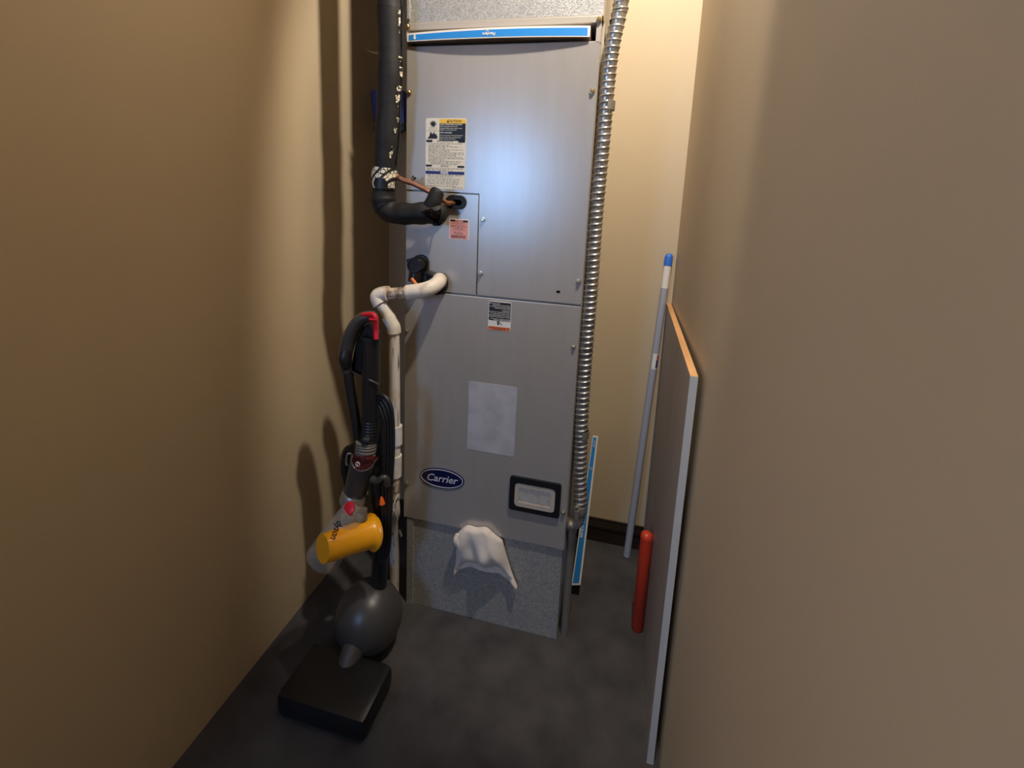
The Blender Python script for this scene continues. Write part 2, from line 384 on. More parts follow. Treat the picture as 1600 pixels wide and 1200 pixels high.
# burst and flame pictograms
bm = bmesh.new(); c = (lu(.185), lv(.085)); pts = []
for k in range(22):
    a = 2*math.pi*k/22; r = (.0125 if k % 2 == 0 else .0062)*(1 if k in range(0, 12) else .75); pts.append((c[0]+r*math.cos(a), c[1]+r*math.sin(a)))
prism(bm, pts, y-.0003, y); prism(bm, ellipse(c[0]-.001, c[1]-.001, .0022, .003, 12), y-.0006, y-.0003)
obj('burst_pictogram', bm, M_ink, lab)
fine_print('pictogram_dots', [(lu(.08), lu(.29), lv(q)) for q in (.125, .14, .155)], .0016, M_grey, lab, y-.0002, 4)
fl = [(.04, .285), (.09, .255), (.12, .19), (.15, .205), (.165, .225), (.19, .205), (.235, .185), (.215, .215), (.25, .225), (.275, .205), (.27, .24), (.30, .25), (.285, .27), (.305, .285)]
obj('flame_pictogram', prism(bmesh.new(), [(lu(a), lv(b)) for a, b in fl], y-.0003, y), M_ink, lab)
rect('rule', lu(.02), lu(.345), lv(.176), lv(.174), M_grey, lab, y); 
for a in ((.02, .17, .335, .303), (.815, .98, .335, .303), (.015, .165, .682, .655), (.81, .975, .687, .66)):
    rect('black_bar', lu(a[0]), lu(a[1]), lv(a[2]), lv(a[3]), M_ink, lab, y)
text('installation_text', 'INSTALLATION', (lu(.49), y, lv(.320)), UX, UZ, lh*.036, M_ink, lab)
text('service_text', 'SERVICE', (lu(.49), y, lv(.671)), UX, UZ, lh*.034, M_ink, lab)
rows = [(lu(.07), lu(.93), lv(.352))]
for k in range(12): rows.append((lu(.08), lu([.6, .9, .5, .95, .62, .97, .96, .78, .93, .97, .5, .9][k]), lv(.376+k*.0205)))
rows += [(lu(.13), lu(.85), lv(.624)), (lu(.15), lu(.8), lv(.644)), (lu(.04), lu(.95), lv(.705)), (lu(.04), lu(.7), lv(.726))]
rows += [(lu(.06), lu(.94), lv(.80)), (lu(.08), lu(.7), lv(.822)), (lu(.06), lu(.9), lv(.85)), (lu(.06), lu(.88), lv(.876)), (lu(.06), lu(.86), lv(.902)), (lu(.06), lu(.84), lv(.926)), (lu(.04), lu(.8), lv(.956)), (lu(.04), lu(.24), lv(.976)), (lu(.7), lu(.95), lv(.976))]
fine_print('fine_print', rows, .0031, M_grey, lab, y-.0002)
rect('blue_bar', lu(.01), lu(.98), lv(.786), lv(.744), M_inkblue, lab, y)
rect('notice_box', lu(.39), lu(.58), lv(.781), lv(.749), M_white, lab, y-.0003)
text('notice_text', 'NOTICE', (lu(.485), y-.0006, lv(.765)), UX, UZ, lh*.03, M_inkblue, lab)
# pink label
X0, X1, Z0, Z1 = 0.1385, 0.1992, 1.2625, 1.3225; lw, lh = X1-X0, Z1-Z0; y = 0.0015-0.0007
lab = sheet('pink_label', X0, X1, Z0, Z1, M_white, 0.0015, 0.004); tag(lab, 'small pink refrigerant label with barcode')
obj('pink_field', prism(bmesh.new(), rrect((X0+X1)/2, (Z0+Z1)/2, lw*.92, lh*.93, .003), y-.0003, y), M_pink, lab)
rect('black_bar', lu(.06), lu(.3), lv(.12), lv(.035), M_ink, lab, y-.0003); rect('black_bar', lu(.7), lu(.94), lv(.14), lv(.055), M_ink, lab, y-.0003)
text('notice_text', 'NOTICE', (lu(.5), y-.0004, lv(.085)), UX, UZ, lh*.1, M_pinkink, lab)
fine_print('fine_print', [(lu(a), lu(1-a), lv(b)) for a, b in ((.2, .17), (.14, .225), (.34, .285), (.1, .33), (.12, .37), (.2, .42), (.3, .47), (.2, .52))], .0028, M_pinkink, lab, y-.0005, 3)
text('symbol_text', 'c', (lu(.5), y-.0004, lv(.585)), UX, UZ, lh*.13, M_pinkink, lab)
text('product_text', 'Puron', (lu(.48), y-.0004, lv(.68)), UX, UZ, lh*.19, M_pinkink, lab)
bm = bmesh.new(); x = lu(.12); rn = random.Random(5)
while x < lu(.86):
    wd = rn.choice((.0005, .0008, .0013)); box(bm, x, x+wd, y-.0006, y-.0003, lv(.92), lv(.78)); x += wd+rn.choice((.0005, .0009))
obj('barcode', bm, M_pinkink, lab)
# inverted warning label (printed for the other way up)
X0, X1, Z0, Z1 = 0.268, 0.3362, 1.003, 1.0915; lw, lh = X1-X0, Z1-Z0; y = -0.002-0.0007
lab = sheet('warning_label', X0, X1, Z0, Z1, M_white, -0.002, 0.005); tag(lab, 'upside-down black, white and orange warning label')
obj('black_block', prism(bmesh.new(), rrect((X0+X1)/2, lv(.345), lw*.95, lh*.625, .003), y-.0003, y), M_ink, lab)
NX, NZ = -UX, -UZ
for s, v, a in (('personal injury or death.', .64, .95), ('Failure to follow could cause', .60, .95), ('before servicing this equipment.', .53, .95), ('Disconnect all electrical power', .475, .95), ('There may be more than one', .42, .95), ('disconnect switch to be opened', .365, .95),
                ('WARNING', .305, .95), ('Electrical shock hazard.', .24, .95), ('Keep panels closed during use', .19, .95), ('Tag and lock out switches', .135, .95), ('327118-101 REV A', .08, .5)):
    text('block_text', s, (lu(a), y-.0004, lv(v)), NX, NZ, lh*.056, M_white, lab, 'LEFT', bold=0.00005)
bm = bmesh.new(); prism(bm, ellipse(lu(.455), lv(.735), .0036, .0062, 20), y-.0003, y); prism(bm, rrect(lu(.455), lv(.70), .0076, .0040, .001), y-.0003, y)
prism(bm, [(lu(.53), lv(.72)), (lu(.58), lv(.70)), (lu(.56), lv(.745)), (lu(.63), lv(.80)), (lu(.61), lv(.805)), (lu(.53), lv(.75)), (lu(.555), lv(.722))], y-.0003, y)
obj('shock_pictogram', bm, M_ink, lab); rect('visor', lu(.42), lu(.50), lv(.735), lv(.722), M_white, lab, y-.0004)
obj('orange_band', prism(bmesh.new(), rrect((X0+X1)/2, lv(.925), lw*.97, lh*.12, .003), y-.0003, y), M_orange, lab)
text('heading_text', '\u25b2  ELECTRICAL SHOCK', (lu(.5), y-.0004, lv(.90)), NX, NZ, lh*.065, M_orred, lab, bold=0.0001)
text('heading_text', '\u25b2  WARNING', (lu(.5), y-.0004, lv(.95)), NX, NZ, lh*.065, M_orred, lab, bold=0.0001)
# pale rating plate (its print cannot be read)
def plate_mat():
    m = mat('pale_rating_plate', srgb(186, 184, 186), 0.55, noise=((14, 14, 14), srgb(170, 168, 170), 0.4, 0.6)); return m
lab = sheet('rating_plate', 0.214, 0.3655, 0.6115, 0.836, plate_mat(), -0.002, 0.006); tag(lab, 'plain pale grey rating plate')
# oval badge
c = (0.1335, 0.4955); rot = math.radians(2.0)
lab = obj('logo_badge', prism(bmesh.new(), ellipse(c[0], c[1], .0755, .0345, 64, rot), -0.0045, -0.002, bev=.0008), M_navy, ah, True); tag(lab, 'navy oval maker badge with silver rim and lettering')
obj('badge_rim', ring(bmesh.new(), ellipse(c[0], c[1], .0718, .0310, 64, rot), ellipse(c[0], c[1], .0694, .0288, 64, rot), -0.0053, -0.0045), M_silver, lab)
text('badge_lettering', 'Carrier', (c[0]-.001, -0.0048, c[1]-.001), (math.cos(rot), 0, math.sin(rot)), (-math.sin(rot), 0, math.cos(rot)), .0345, M_silver, lab, shear=0.3, bold=0.0004)
# sight window
sw = obj('sight_window_frame', ring(bmesh.new(), rrect(.4365, .4955, .157, .1125, .008), rrect(.4365, .4935, .125, .078, .012), -0.010, -0.002), M_black, ah); tag(sw, 'black frame of the sight window low on the door')
bm = bmesh.new(); ring(bm, rrect(.4365, .4935, .1249, .0779, .012), rrect(.4365, .4935, .100, .052, .006), -0.008, -0.0025)
obj('recess', bm, M_tray, sw)
obj('inner_card', B(.378, .492, -0.0032, -0.0022, .458, .526), M_cardgrey, sw)
obj('pane', prism(bmesh.new(), rrect(.4365, .4935, .1246, .0776, .012), -0.0096, -0.0084), M_glass, sw)
# grommet where the copper line enters
gc = (0.1585, 1.3705)
gr = obj('line_grommet', ring(bmesh.new(), rrect(gc[0], gc[1], .062, .040, .0199), rrect(gc[0]+.004, gc[1]-.001, .030, .017, .0084), -0.006, 0.0015), M_rubber, ah)
obj('grommet_hole', prism(bmesh.new(), rrect(gc[0]+.004, gc[1]-.001, .031, .018, .0088), 0.0004, 0.0014), M_dark, gr)
# drain port block
dp = obj('drain_port', prism(bmesh.new(), rrect(.052, 1.158, .050, .106, .0248, 8), -0.012, 0.0015, bev=.003), M_black, ah, True)
obj('port_cap', lathe(bmesh.new(), (.050, -.010, 1.183), (0, -1, 0), [(0, .0235), (.034, .0235), (.037, .021), (.037, .017), (.034, .016), (.034, .003)], 28), M_vdark, dp, True)
obj('port_body', T([P(652, 414, -.018), P(650, 427, -.020), P(648, 440, -.022)], .0205, 20), M_vdark, dp, True)
obj('cap_tab', lathe(bmesh.new(), P(638.5, 407, -.025), (0, -1, 0), [(0, .005), (.006, .005)], 12), M_black, dp)
obj('port_flange', T([P(660, 424, -.008), P(676, 430, -.012), P(688, 438, -.006)], .009, 14), M_rubber, dp, True)
obj('port_socket', lathe(bmesh.new(), (.108, .002, 1.127), (0, -1, 0), [(0, .032), (.016, .032), (.020, .029), (.020, .022), (.014, .021)], 28), M_rubber, dp, True)
obj('orange_plug', T([P(643, 435, -.052), P(651, 445, -.052)], .0050, 8), M_orange, dp)
# ring and knock-out on the cabinet's right side
obj('knockout_ring', lathe(bmesh.new(), (W, 0.07, 0.50), (1, 0, 0), [(0, .013), (.004, .013), (.005, .008)], 20), M_brass, ah, True)

# ------------------------------------------------------------------ ducts above and below
rp = empty('return_plenum', (W/2, .24, 1.8545), 'galvanised sheet metal duct on top of the grey cabinet', 'duct')
obj('duct_body', B(0.006, W+0.003, 0.004, 0.46, 1.8545, ZC, bev=.001), M_galv, rp)
obj('seam_strip', B(0.0005, 0.008, 0.0015, 0.010, 1.868, ZC), M_galv, rp)
obj('bottom_hem', B(0.006, W+.004, 0.0, 0.004, 1.8546, 1.8575), M_shell, rp)
sp = empty('supply_base', (W/2, .24, 0), 'galvanised sheet metal base box carrying the grey cabinet', 'duct')
obj('duct_body', B(0.014, W-0.006, 0.006, 0.46, 0, ZB-.004, bev=.002), M_galv, sp)
obj('top_lip', B(0.012, W-0.004, 0.004, 0.462, ZB-.004, ZB), M_galv, sp)
obj('seam_strip', B(0.012, 0.034, 0.001, 0.008, 0.0, ZB-.006), M_galv, sp)

# ------------------------------------------------------------------ air filter in the slot
fl = empty('air_filter', (W/2, .1, 1.80), 'white card air filter with blue band sticking out of the top slot', 'air filter')
fx0, fx1 = 0.0065, 0.5105
def ftop(t): return 1.8255+.0025*t + .0015*math.sin(math.pi*t)
def fbot(t): return 1.8045-.0025*t
def ffront(t): return -0.009-.013*math.sin(math.pi*min(1, max(0, t)))**0.8
N = 30
def slab(bm, xa, xb, y_off0, y_back, zt, zb):
    vs = []
    for i in range(N+1):
        t = i/N; x = xa+(xb-xa)*t; tt = (x-fx0)/(fx1-fx0); yf = ffront(tt)+y_off0
        yb = y_back if y_back is not None else ffront(tt)
        vs.append([bm.verts.new(q) for q in ((x, yf, zt(tt)), (x, yf, zb(tt)), (x, yb, zb(tt)), (x, yb, zt(tt)))])
    for a, b in zip(vs, vs[1:]):
        for k in range(4): bm.faces.new((a[k], b[k], b[(k+1) % 4], a[(k+1) % 4]))
    bm.faces.new(vs[0]); bm.faces.new(vs[-1][::-1]); return bm
obj('card_frame', slab(bmesh.new(), fx0, fx1, 0, 0.095, ftop, fbot), M_card, fl)
obj('white_face', slab(bmesh.new(), fx0, fx1, -.0006, None, ftop, fbot), M_fwhite, fl)
obj('white_top', slab(bmesh.new(), fx0, fx1, -.0004, 0.06, lambda t: ftop(t)+.0006, ftop), M_fwhite, fl)
obj('blue_band', slab(bmesh.new(), fx0+.006, fx1-.006, -.001, None, lambda t: ftop(t)-.0045, lambda t: fbot(t)+.0025), M_fblue, fl)
def onf(x, zf):
    t = (x-fx0)/(fx1-fx0); return Vector((x, ffront(t)-.0013, fbot(t)+(ftop(t)-fbot(t))*zf))
bm = bmesh.new(); q = onf(.031, .45)
prism(bm, [(q.x-.0025, q.z+.007), (q.x+.0025, q.z+.007), (q.x+.0025, q.z), (q.x+.0055, q.z), (q.x, q.z-.0065), (q.x-.0055, q.z), (q.x-.0025, q.z)], q.y-.0002, q.y)
obj('arrow', bm, M_white, fl)
text('band_lettering', 'Flanders', onf(.247, .40), -UX, -UZ, .0105, M_white, fl, bold=.0003, lift=Vector((0, -.0008, 0)))
bm = bmesh.new(); q = onf(.243, .75)
for s in (-1, 1): prism(bm, [(q.x-.004*s-.001, q.z-.0035), (q.x-.004*s+.001, q.z-.0035), (q.x+.004*s+.001, q.z+.0035), (q.x+.004*s-.001, q.z+.0035)], q.y-.0006, q.y-.0003)
obj('band_emblem', bm, M_white, fl)
text('underside_lettering', 'Ventilation & Mold Production', (.235, -.010, fbot(.4)-.0004), (-1, 0, 0), (0, 1, 0), .0135, M_ink, fl, lift=Vector((0, 0, -.0006)), bold=.0001)

# ------------------------------------------------------------------ spare filter leaning behind the conduit
sf = empty('air_filter', (.60, .30, 0), 'spare blue and white air filter leaning behind the flexible conduit', 'air filter')
tA, tB = P(926.5, 680, .30), P(934.8, 681.5, .30); bA, bB = P(903.5, 840, .22), P(916, 840, .22)
ext = 1.0
kA, kB = bA+(bA-tA)*0.46, bB+(bB-tB)*0.46
def quad_slab(bm, q, back):
    f = [bm.verts.new(v) for v in q]; b = [bm.verts.new(v+back) for v in q]
    bm.faces.new(f); bm.faces.new(b[::-1])
    for i in range(4): bm.faces.new((f[i], b[i], b[(i+1) % 4], f[(i+1) % 4]))
    return bm
lift = max(0, .055-min(kA.z, kB.z)); 
back = Vector((-.004, .15, -.09))
def mixq(a, b): return tA.lerp(tB, a), tA.lerp(kA, b)
def FP(u, v): return tA.lerp(tB, u).lerp(kA.lerp(kB, u), v)
obj('card_frame', quad_slab(bmesh.new(), [FP(0, 0), FP(1, 0), FP(1, 1), FP(0, 1)], back), M_fwhite, sf)
f_ = Vector((0, -.0008, 0))
obj('blue_band', quad_slab(bmesh.new(), [FP(.12, .012)+f_, FP(.72, .012)+f_, FP(.80, .985)+f_, FP(.12, .985)+f_], Vector((0, .0007, 0))), M_fblue, sf)
ud = (FP(.4, 1)-FP(.4, 0)).normalized(); vd = UX
text('band_lettering', '20x25', FP(.45, .055)+f_, -ud, vd*-1, .0095, M_white, sf)
text('size_lettering', 'MERV 28', FP(.42, .62)+f_, -ud, -vd, .018, M_white, sf, bold=.0003)
bm = bmesh.new(); q = FP(.45, .225)+f_*1.4
for s in (-1, 1): prism(bm, [(q.x-.004*s-.0012, q.z-.006), (q.x-.004*s+.0012, q.z-.006), (q.x+.004*s+.0012, q.z+.006), (q.x+.004*s-.0012, q.z+.006)], q.y-.0006, q.y)
obj('band_emblem', bm, M_white, sf)

# ------------------------------------------------------------------ insulated suction line
YP = -0.07
sl_pts = [Vector((P(609, -40, YP).x, YP, ZC)), P(609, -40, YP), P(609.5, 20, YP), P(610, 90, YP), P(608.5, 150, YP), P(605, 215, YP), P(601.5, 262, YP), P(599.5, 292, YP), P(598.5, 310, YP),
          P(602, 324, YP), P(614, 332.5, YP), P(630, 334.0, YP), P(648, 334, YP-.002), P(666, 333, YP), P(680, 334, YP+.006), P(688, 336, YP+.02)]
spath = smooth_path(sl_pts, 8)
ns = len(spath)
def srad(t):
    i = t*(ns-1)/8
    r = .0335
    if i > 9: r = .0305
    if 5.9 < i < 8: r = .0325
    return r+.0012*math.sin(i*4.1)
su = empty('suction_line', (-.02, YP, 1.30), 'thick black foam-insulated refrigerant pipe bending into the cabinet', 'pipe')
obj('insulation', tube(bmesh.new(), spath, srad, 28), M_foam, su, True)
fr = frames(spath)
def patch(name, i0, i1, a0, a1, m, par, off=.0012, jag=0.0, na=14, seed=2):
    """strip lying on the pipe between path stations i0..i1 (in points of sl_pts) and angles a0..a1 (0 = right side, 90 = towards the room)"""
    rn = random.Random(seed); bm = bmesh.new(); k0, k1 = int(i0*8), int(i1*8)
    rows = []
    K = max(3, k1-k0)
    for s in range(K+1):
        fi = (k0+(k1-k0)*s/K); i = min(int(fi), ns-2); f = fi-i
        p = spath[i].lerp(spath[i+1], f); t = (spath[i+1]-spath[i]).normalized()
        X = Vector((1, 0, 0)); X = (X-t*X.dot(t)); 
        if X.length < .75: X = Vector((0, 0, 1))-t*t.z
        X.normalize(); Y = Vector((0, -1, 0)); Y = (Y-t*Y.dot(t)-X*Y.dot(X)).normalized()
        b0, b1 = (a0, a1) if not callable(a0) else (a0(s/K), a1(s/K))
        j0, j1 = rn.uniform(-jag, jag), rn.uniform(-jag, jag)
        r = srad(fi/(ns-1))+off
        rows.append([bm.verts.new(p+(X*math.cos(math.radians(b))+Y*math.sin(math.radians(b)))*r) for b in [(b0+j0)+(b1+j1-b0-j0)*k/na for k in range(na+1)]])
    for a, b in zip(rows, rows[1:]):
        for k in range(na): bm.faces.new((a[k], a[k+1], b[k+1], b[k]))
    return obj(name, bm, m, par, True)
obj('tape_base', tube(bmesh.new(), spath[int(6.0*8):int(7.25*8)], .0338, 28), M_black, su, True)
patch('tape_wrap', 6.02, 6.55, lambda t: -40-10*t, lambda t: 215, M_tape, su, .0022, 2)
patch('tape_wrap', 6.5, 7.0, lambda t: 10-10*t, lambda t: 60-20*t, M_tape, su, .0024, 5)
patch('tape_edge', 6.55, 7.15, lambda t: 100+12*math.sin(3*t), lambda t: 112+12*math.sin(3*t), M_cream, su, .0024, 2, 2)
patch('tape_edge', 7.05, 7.2, 150, 172, M_cream, su, .0024, 3, 3)
for i0, i1, a0, a1 in ((2.0, 2.5, 12, 26), (3.0, 3.2, 4, 26), (3.25, 3.5, -4, 22), (3.75, 4.1, 0, 30), (4.05, 4.25, 10, 34), (4.55, 4.7, 10, 25), (4.75, 4.95, 20, 38), (5.25, 5.45, 18, 44), (5.45, 5.65, 28, 50)):
    patch('tape_scrap', i0, i1, lambda t, a=a0: a+8*t, lambda t, b=a1: b-6*t, M_tape, su, .0016, 5, 6, seed=int(i0*10))
patch('seam', 0.2, 5.9, -2, 6, M_torn, su, .0008, 2, 3)
# torn end: ragged dark opening on the front of the pipe end
patch('torn_opening', 12.9, 14.95, lambda t: 66-6*t+10*(1-t), lambda t: 80+66*min(1, 1.6*t), M_torn, su, .0016, 8, 14, 11)
# end plug and raised flap around the liquid line
obj('pipe_end', lathe(bmesh.new(), P(688, 336, YP+.02), (.75, .45, -.2), [(0, .0295), (.004, .026), (.006, .01)], 24), M_torn, su, True)
obj('insulation_flap', T([P(656, 335, YP+.006), P(668, 329, YP), P(676.5, 317, YP-.002), P(682, 303, YP+.004), P(684, 299.5, YP+.008)], lambda t: .0265-.0075*t**.7, 22, 8, squash=(1, .9)), M_foam, su, True)

# ------------------------------------------------------------------ copper liquid line
cl = empty('copper_line', P(665, 300, -.04), 'thin bare copper pipe between the black pipe and the black grommet', 'pipe')
obj('tube', T([P(617, 272, -.062), P(625, 279, -.058), P(637, 283.5, -.055), P(655, 291.5, -.05), P(676, 303, -.045), P(690, 312, -.035), P(698, 317, -.025), P(704, 317.5, -.012), P(710, 317, .004)], .0068, 16), M_copper, cl, True)
obj('joint_sleeve', T([P(630, 281.5, -.0565), P(637, 283.5, -.055), P(641, 285.3, -.0542)], .0082, 16), M_copper, cl, True)
obj('torn_collar', T([P(616, 267, -.062), P(619.5, 274.5, -.060), P(623, 278, -.058)], lambda t: .0035+.0065*t, 12), M_copper, cl, True)
obj('valve_stub', lathe(bmesh.new(), P(641, 284, -.052), (.3, .6, .6), [(0, .004), (.014, .004), (.015, .006), (.02, .006)], 10), M_black, cl, True)

# ------------------------------------------------------------------ PVC drain
YV = -0.09
dr = empty('drain_pipe', P(617, 800, YV), 'white plastic drain pipe elbowing out of the cabinet and down its side', 'pipe')
obj('elbow', T([P(687, 437, -.012), P(684, 442, -.035), P(674, 449, -.068), P(658, 454, -.086), P(636, 457, YV)], lambda t: .0215, 22), M_pvc, dr, True)
obj('pipe', T([P(642, 456.3, YV), P(602, 459.5, YV)], .0165, 20, 4), M_pvcd, dr, True)
obj('elbow', T([P(607, 458.6, YV), P(598, 459.4, YV), P(590.8, 463, YV-.002), P(592.5, 470, YV-.004), P(595.5, 475.5, YV-.005)], lambda t: .0222, 22), M_pvc, dr, True)
obj('pipe', T([P(596, 475, YV-.004), P(613.5, 504, YV)], .0165, 20, 4), M_pvc3, dr, True)
obj('elbow', T([P(606, 493.5, YV-.002), P(612.5, 505, YV), P(615.3, 512, YV), P(616, 520, YV)], .0195, 22), M_pvc3, dr, True)
obj('pipe', T([P(616, 514, YV), P(617.3, 670, YV)], .0155, 20, 4), M_pvc2, dr, True)
obj('coupling', T([P(619.5, 665, YV), P(619.8, 693, YV)], .0172, 22, 4), M_pvc3, dr, True)
obj('pipe', T([P(618, 690, YV), P(618, 716, YV)], .0150, 20, 4), M_pvc3, dr, True)
obj('coupling', T([P(618, 711, YV), P(618, 743, YV)], .0185, 22, 4), M_pvc3, dr, True)
obj('pipe', T([P(617, 740, YV), P(616, 776, YV)], lambda t: .0150+.003*t, 20, 4), M_pvcd, dr, True)
pf = P(615.8, 778, YV)
obj('trap', T([pf, pf+Vector((-.002, .01, -.06)), pf+Vector((-.03, .05, -.12)), pf+Vector((-.05, .10, -.30)), Vector((pf.x-.055, pf.y+.11, 0.01))], .0155, 18), M_pvc2, dr, True)
lw_ = empty('loose_wire', P(612, 812, -.12), 'thin loose white wire hanging beside the drain pipe', 'wire')
obj('strand', T([P(623, 772, -.10), P(617, 783, -.13), P(614.5, 795, -.14), P(617, 800, -.14), P(622, 812, -.13)], .0013, 8), M_wire, lw_, True)
obj('strand', T([P(616, 786, -.13), P(614, 796, -.14), P(613.5, 806, -.14)], .0013, 8), M_wire, lw_, True)
obj('tip', T([P(624, 829, -.12), P(627, 838, -.12)], .004, 8), M_vsil, lw_, True)

# ------------------------------------------------------------------ flexible conduit
YC = 0.022
cpts = [(974, -40), (967.5, 20), (958, 66), (950.5, 120), (942, 222), (932, 330), (924.5, 440), (916.5, 540), (909.5, 640), (907.5, 700), (906.5, 740), (907.5, 772), (906.5, 792)]
cpath = smooth_path([Vector((P(976, -60, YC).x, YC, ZC))] + [P(x, y_, YC) for x, y_ in cpts], 12)
pitch = 0.0168; cpath = resample(cpath, pitch/12)
fc = empty('flexible_conduit', P(906, 800, YC), 'ribbed galvanised flexible conduit running down the right side of the cabinet', 'conduit')
bm = bmesh.new(); seg = 24; rings = []
for i, (p, u, v, t) in enumerate(frames(cpath)):
    rr = []
    for k in range(seg):
        ph = (i/12.0-k/seg) % 1.0
        # interlocked strip: long sloping band, rounded lip, sharp groove
        if ph < .24: r = .0176+.0036*math.sin(ph/.24*math.pi*.72)
        else: r = .0204-.0028*((ph-.24)/.76)**.6
        a = 2*math.pi*k/seg; rr.append(bm.verts.new(p+(u*math.cos(a)+v*math.sin(a))*r))
    rings.append(rr)
for a, b in zip(rings, rings[1:]):
    for k in range(seg): bm.faces.new((a[k], a[(k+1) % seg], b[(k+1) % seg], b[k]))
bm.faces.new(rings[0][::-1]); bm.faces.new(rings[-1])
obj('armour', bm, M_cond, fc, True, 60)
def strap(px, py, name='strap'):
    c = P(px, py, YC); bm = bmesh.new(); n = 10; vs = []
    for k in range(n+1):
        a = math.radians(-70+150*k/n)
        for z in (-.0115, .0115):
            for r in (.0212, .0228):
                vs.append(bm.verts.new(c+Vector((math.cos(a)*r, -math.sin(a)*r, z))))
    for k in range(n):
        o = k*4
        for a, b in ((0, 1), (1, 3), (3, 2), (2, 0)): bm.faces.new((vs[o+a], vs[o+b], vs[o+4+b], vs[o+4+a]))
    bm.faces.new(vs[:4][0:2]+[vs[3], vs[2]]); e = vs[-4:]; bm.faces.new([e[0], e[1], e[3], e[2]])
    e0 = c+Vector((math.cos(math.radians(80))*.022, -.022, 0))
    box(bm, c.x-.018, c.x+.010, c.y+.019, c.y+.0215, c.z-.0115, c.z+.0115)
    return obj(name, bm, M_strap, fc, True)
strap(947.5, 165.5); strap(908.5, 677)
# connector into the cabinet side
obj('clamp', lathe(bmesh.new(), P(907, 786, YC), (-.05, 0, -1), [(0, .0165), (.006, .0205), (.030, .0215), (.036, .019), (.044, .017)], 24), M_strap, fc, True)
obj('clamp_screw', lathe(bmesh.new(), P(901.5, 791, YC-.024), (0, -1, 0), [(0, .006), (.008, .006), (.010, .004)], 14), M_screw, fc, True)
obj('clamp_ear', B(P(898.5, 800, -.006).x, P(905, 800, -.006).x, -.012, .006, P(900, 810, -.006).z, P(900, 796, -.006).z, bev=.0015), M_strap, fc)
obj('elbow_body', T([P(906.5, 803, YC), P(904, 813, YC), P(898, 819, YC), P(889, 820.5, YC+.004)], .0165, 20), M_strap, fc, True)
obj('lock_ring', T([P(893.5, 817.5, YC), P(891.5, 818.5, YC)], .0195, 20, 3), M_screw, fc, True)
op = empty('offset_pipe', (W+.014, .03, 0), 'dull grey metal pipe beside the cabinet below the conduit elbow', 'pipe')
obj('tube', T([(W+.016, .035, 0.0), (W+.016, .035, .30), (W+.016, .035, P(897, 826, .035).z)], .0125, 18), M_strap, op, True)
obj('collar', T([(W+.016, .035, .36), (W+.016, .035, .375)], .0145, 18), M_strap, op, True)

# ------------------------------------------------------------------ pole in the corner
pt, pb = P(1045.5, 399, .478), P(983.5, 838, .44); dirp = (pb-pt); floor_hit = pb+dirp*(pb.z-.004)/(-dirp.z)
po = empty('extension_pole', (floor_hit.x, floor_hit.y, 0), 'grey metal extension pole with blue cap leaning in the right corner', 'pole')
def onp(py): 
    k = (py-399)/(838-399); return pt.lerp(pb, k)
rp_ = .0135
obj('tube', T([onp(441), floor_hit], lambda t: rp_, 18, 4), M_polegrey, po, True)
obj('white_sleeve', T([onp(410), onp(446)], rp_*1.02, 18, 4), M_polewhite, po, True)
dd = (onp(399)-onp(420)).normalized()
obj('blue_cap', lathe(bmesh.new(), onp(413.5), dd, [(0, rp_*1.1), (.030, rp_*1.08), (.038, rp_*.9), (.043, rp_*.5), (.044, .001)], 20), M_poleblue, po, True)
pd_ = (floor_hit-pt).normalized()
def pole_patch(name, y0, y1, a0, a1, m):
    bm = bmesh.new(); rows = []
    for yy in (y0, (y0+y1)/2, y1):
        p = onp(yy); X = (UX-pd_*UX.dot(pd_)).normalized(); Y = pd_.cross(X); Y = Y if Y.y < 0 else -Y
        rows.append([bm.verts.new(p+(X*math.cos(math.radians(a))+Y*math.sin(math.radians(a)))*(rp_+.0006)) for a in [a0+(a1-a0)*k/8 for k in range(9)]])
    for a, b in zip(rows, rows[1:]):
        for k in range(8): bm.faces.new((a[k], a[k+1], b[k+1], b[k]))
    return obj(name, bm, m, po, True)
stk = pole_patch('sticker', 542.5, 566, 10, 125, M_white)
pole_patch('sticker_red_print', 544, 551, 14, 62, M_vred); pole_patch('sticker_blue_print', 551.5, 564, 14, 66, M_inkblue)

# ------------------------------------------------------------------ board along the right wall
bd = empty('side_board', (.81, .1, 0), 'grey board standing along the right wall with raw wood top edge', 'board')
A_, F_ = Vector((.8115, YB-.004, 0)), Vector((.7985, -.262, 0)); zt_ = P(1045, 473.5, YB-.004).z; th = Vector((.0165, 0, 0))
def board_piece(name, a, f, z0, z1, t0, t1, m):
    bm = bmesh.new(); vs = [bm.verts.new((p.x+dx, p.y, z)) for z in (z0, z1) for p, dx in ((a, t0), (f, t0), (f, t1), (a, t1))]
    for q in ((0, 1, 2, 3), (4, 5, 6, 7), (0, 1, 5, 4), (1, 2, 6, 5), (2, 3, 7, 6), (3, 0, 4, 7)): bm.faces.new([vs[i] for i in q])
    return obj(name, bm, m, bd)
board_piece('melamine_core', A_, F_, 0, zt_-.001, 0, .0165, M_board)
board_piece('top_edge', A_, F_, zt_-.001, zt_, 0, .0165, M_edge)
board_piece('front_edge_band', F_, F_-Vector((0, .0012, 0)), 0, zt_-.001, 0, .0165, M_edge2)

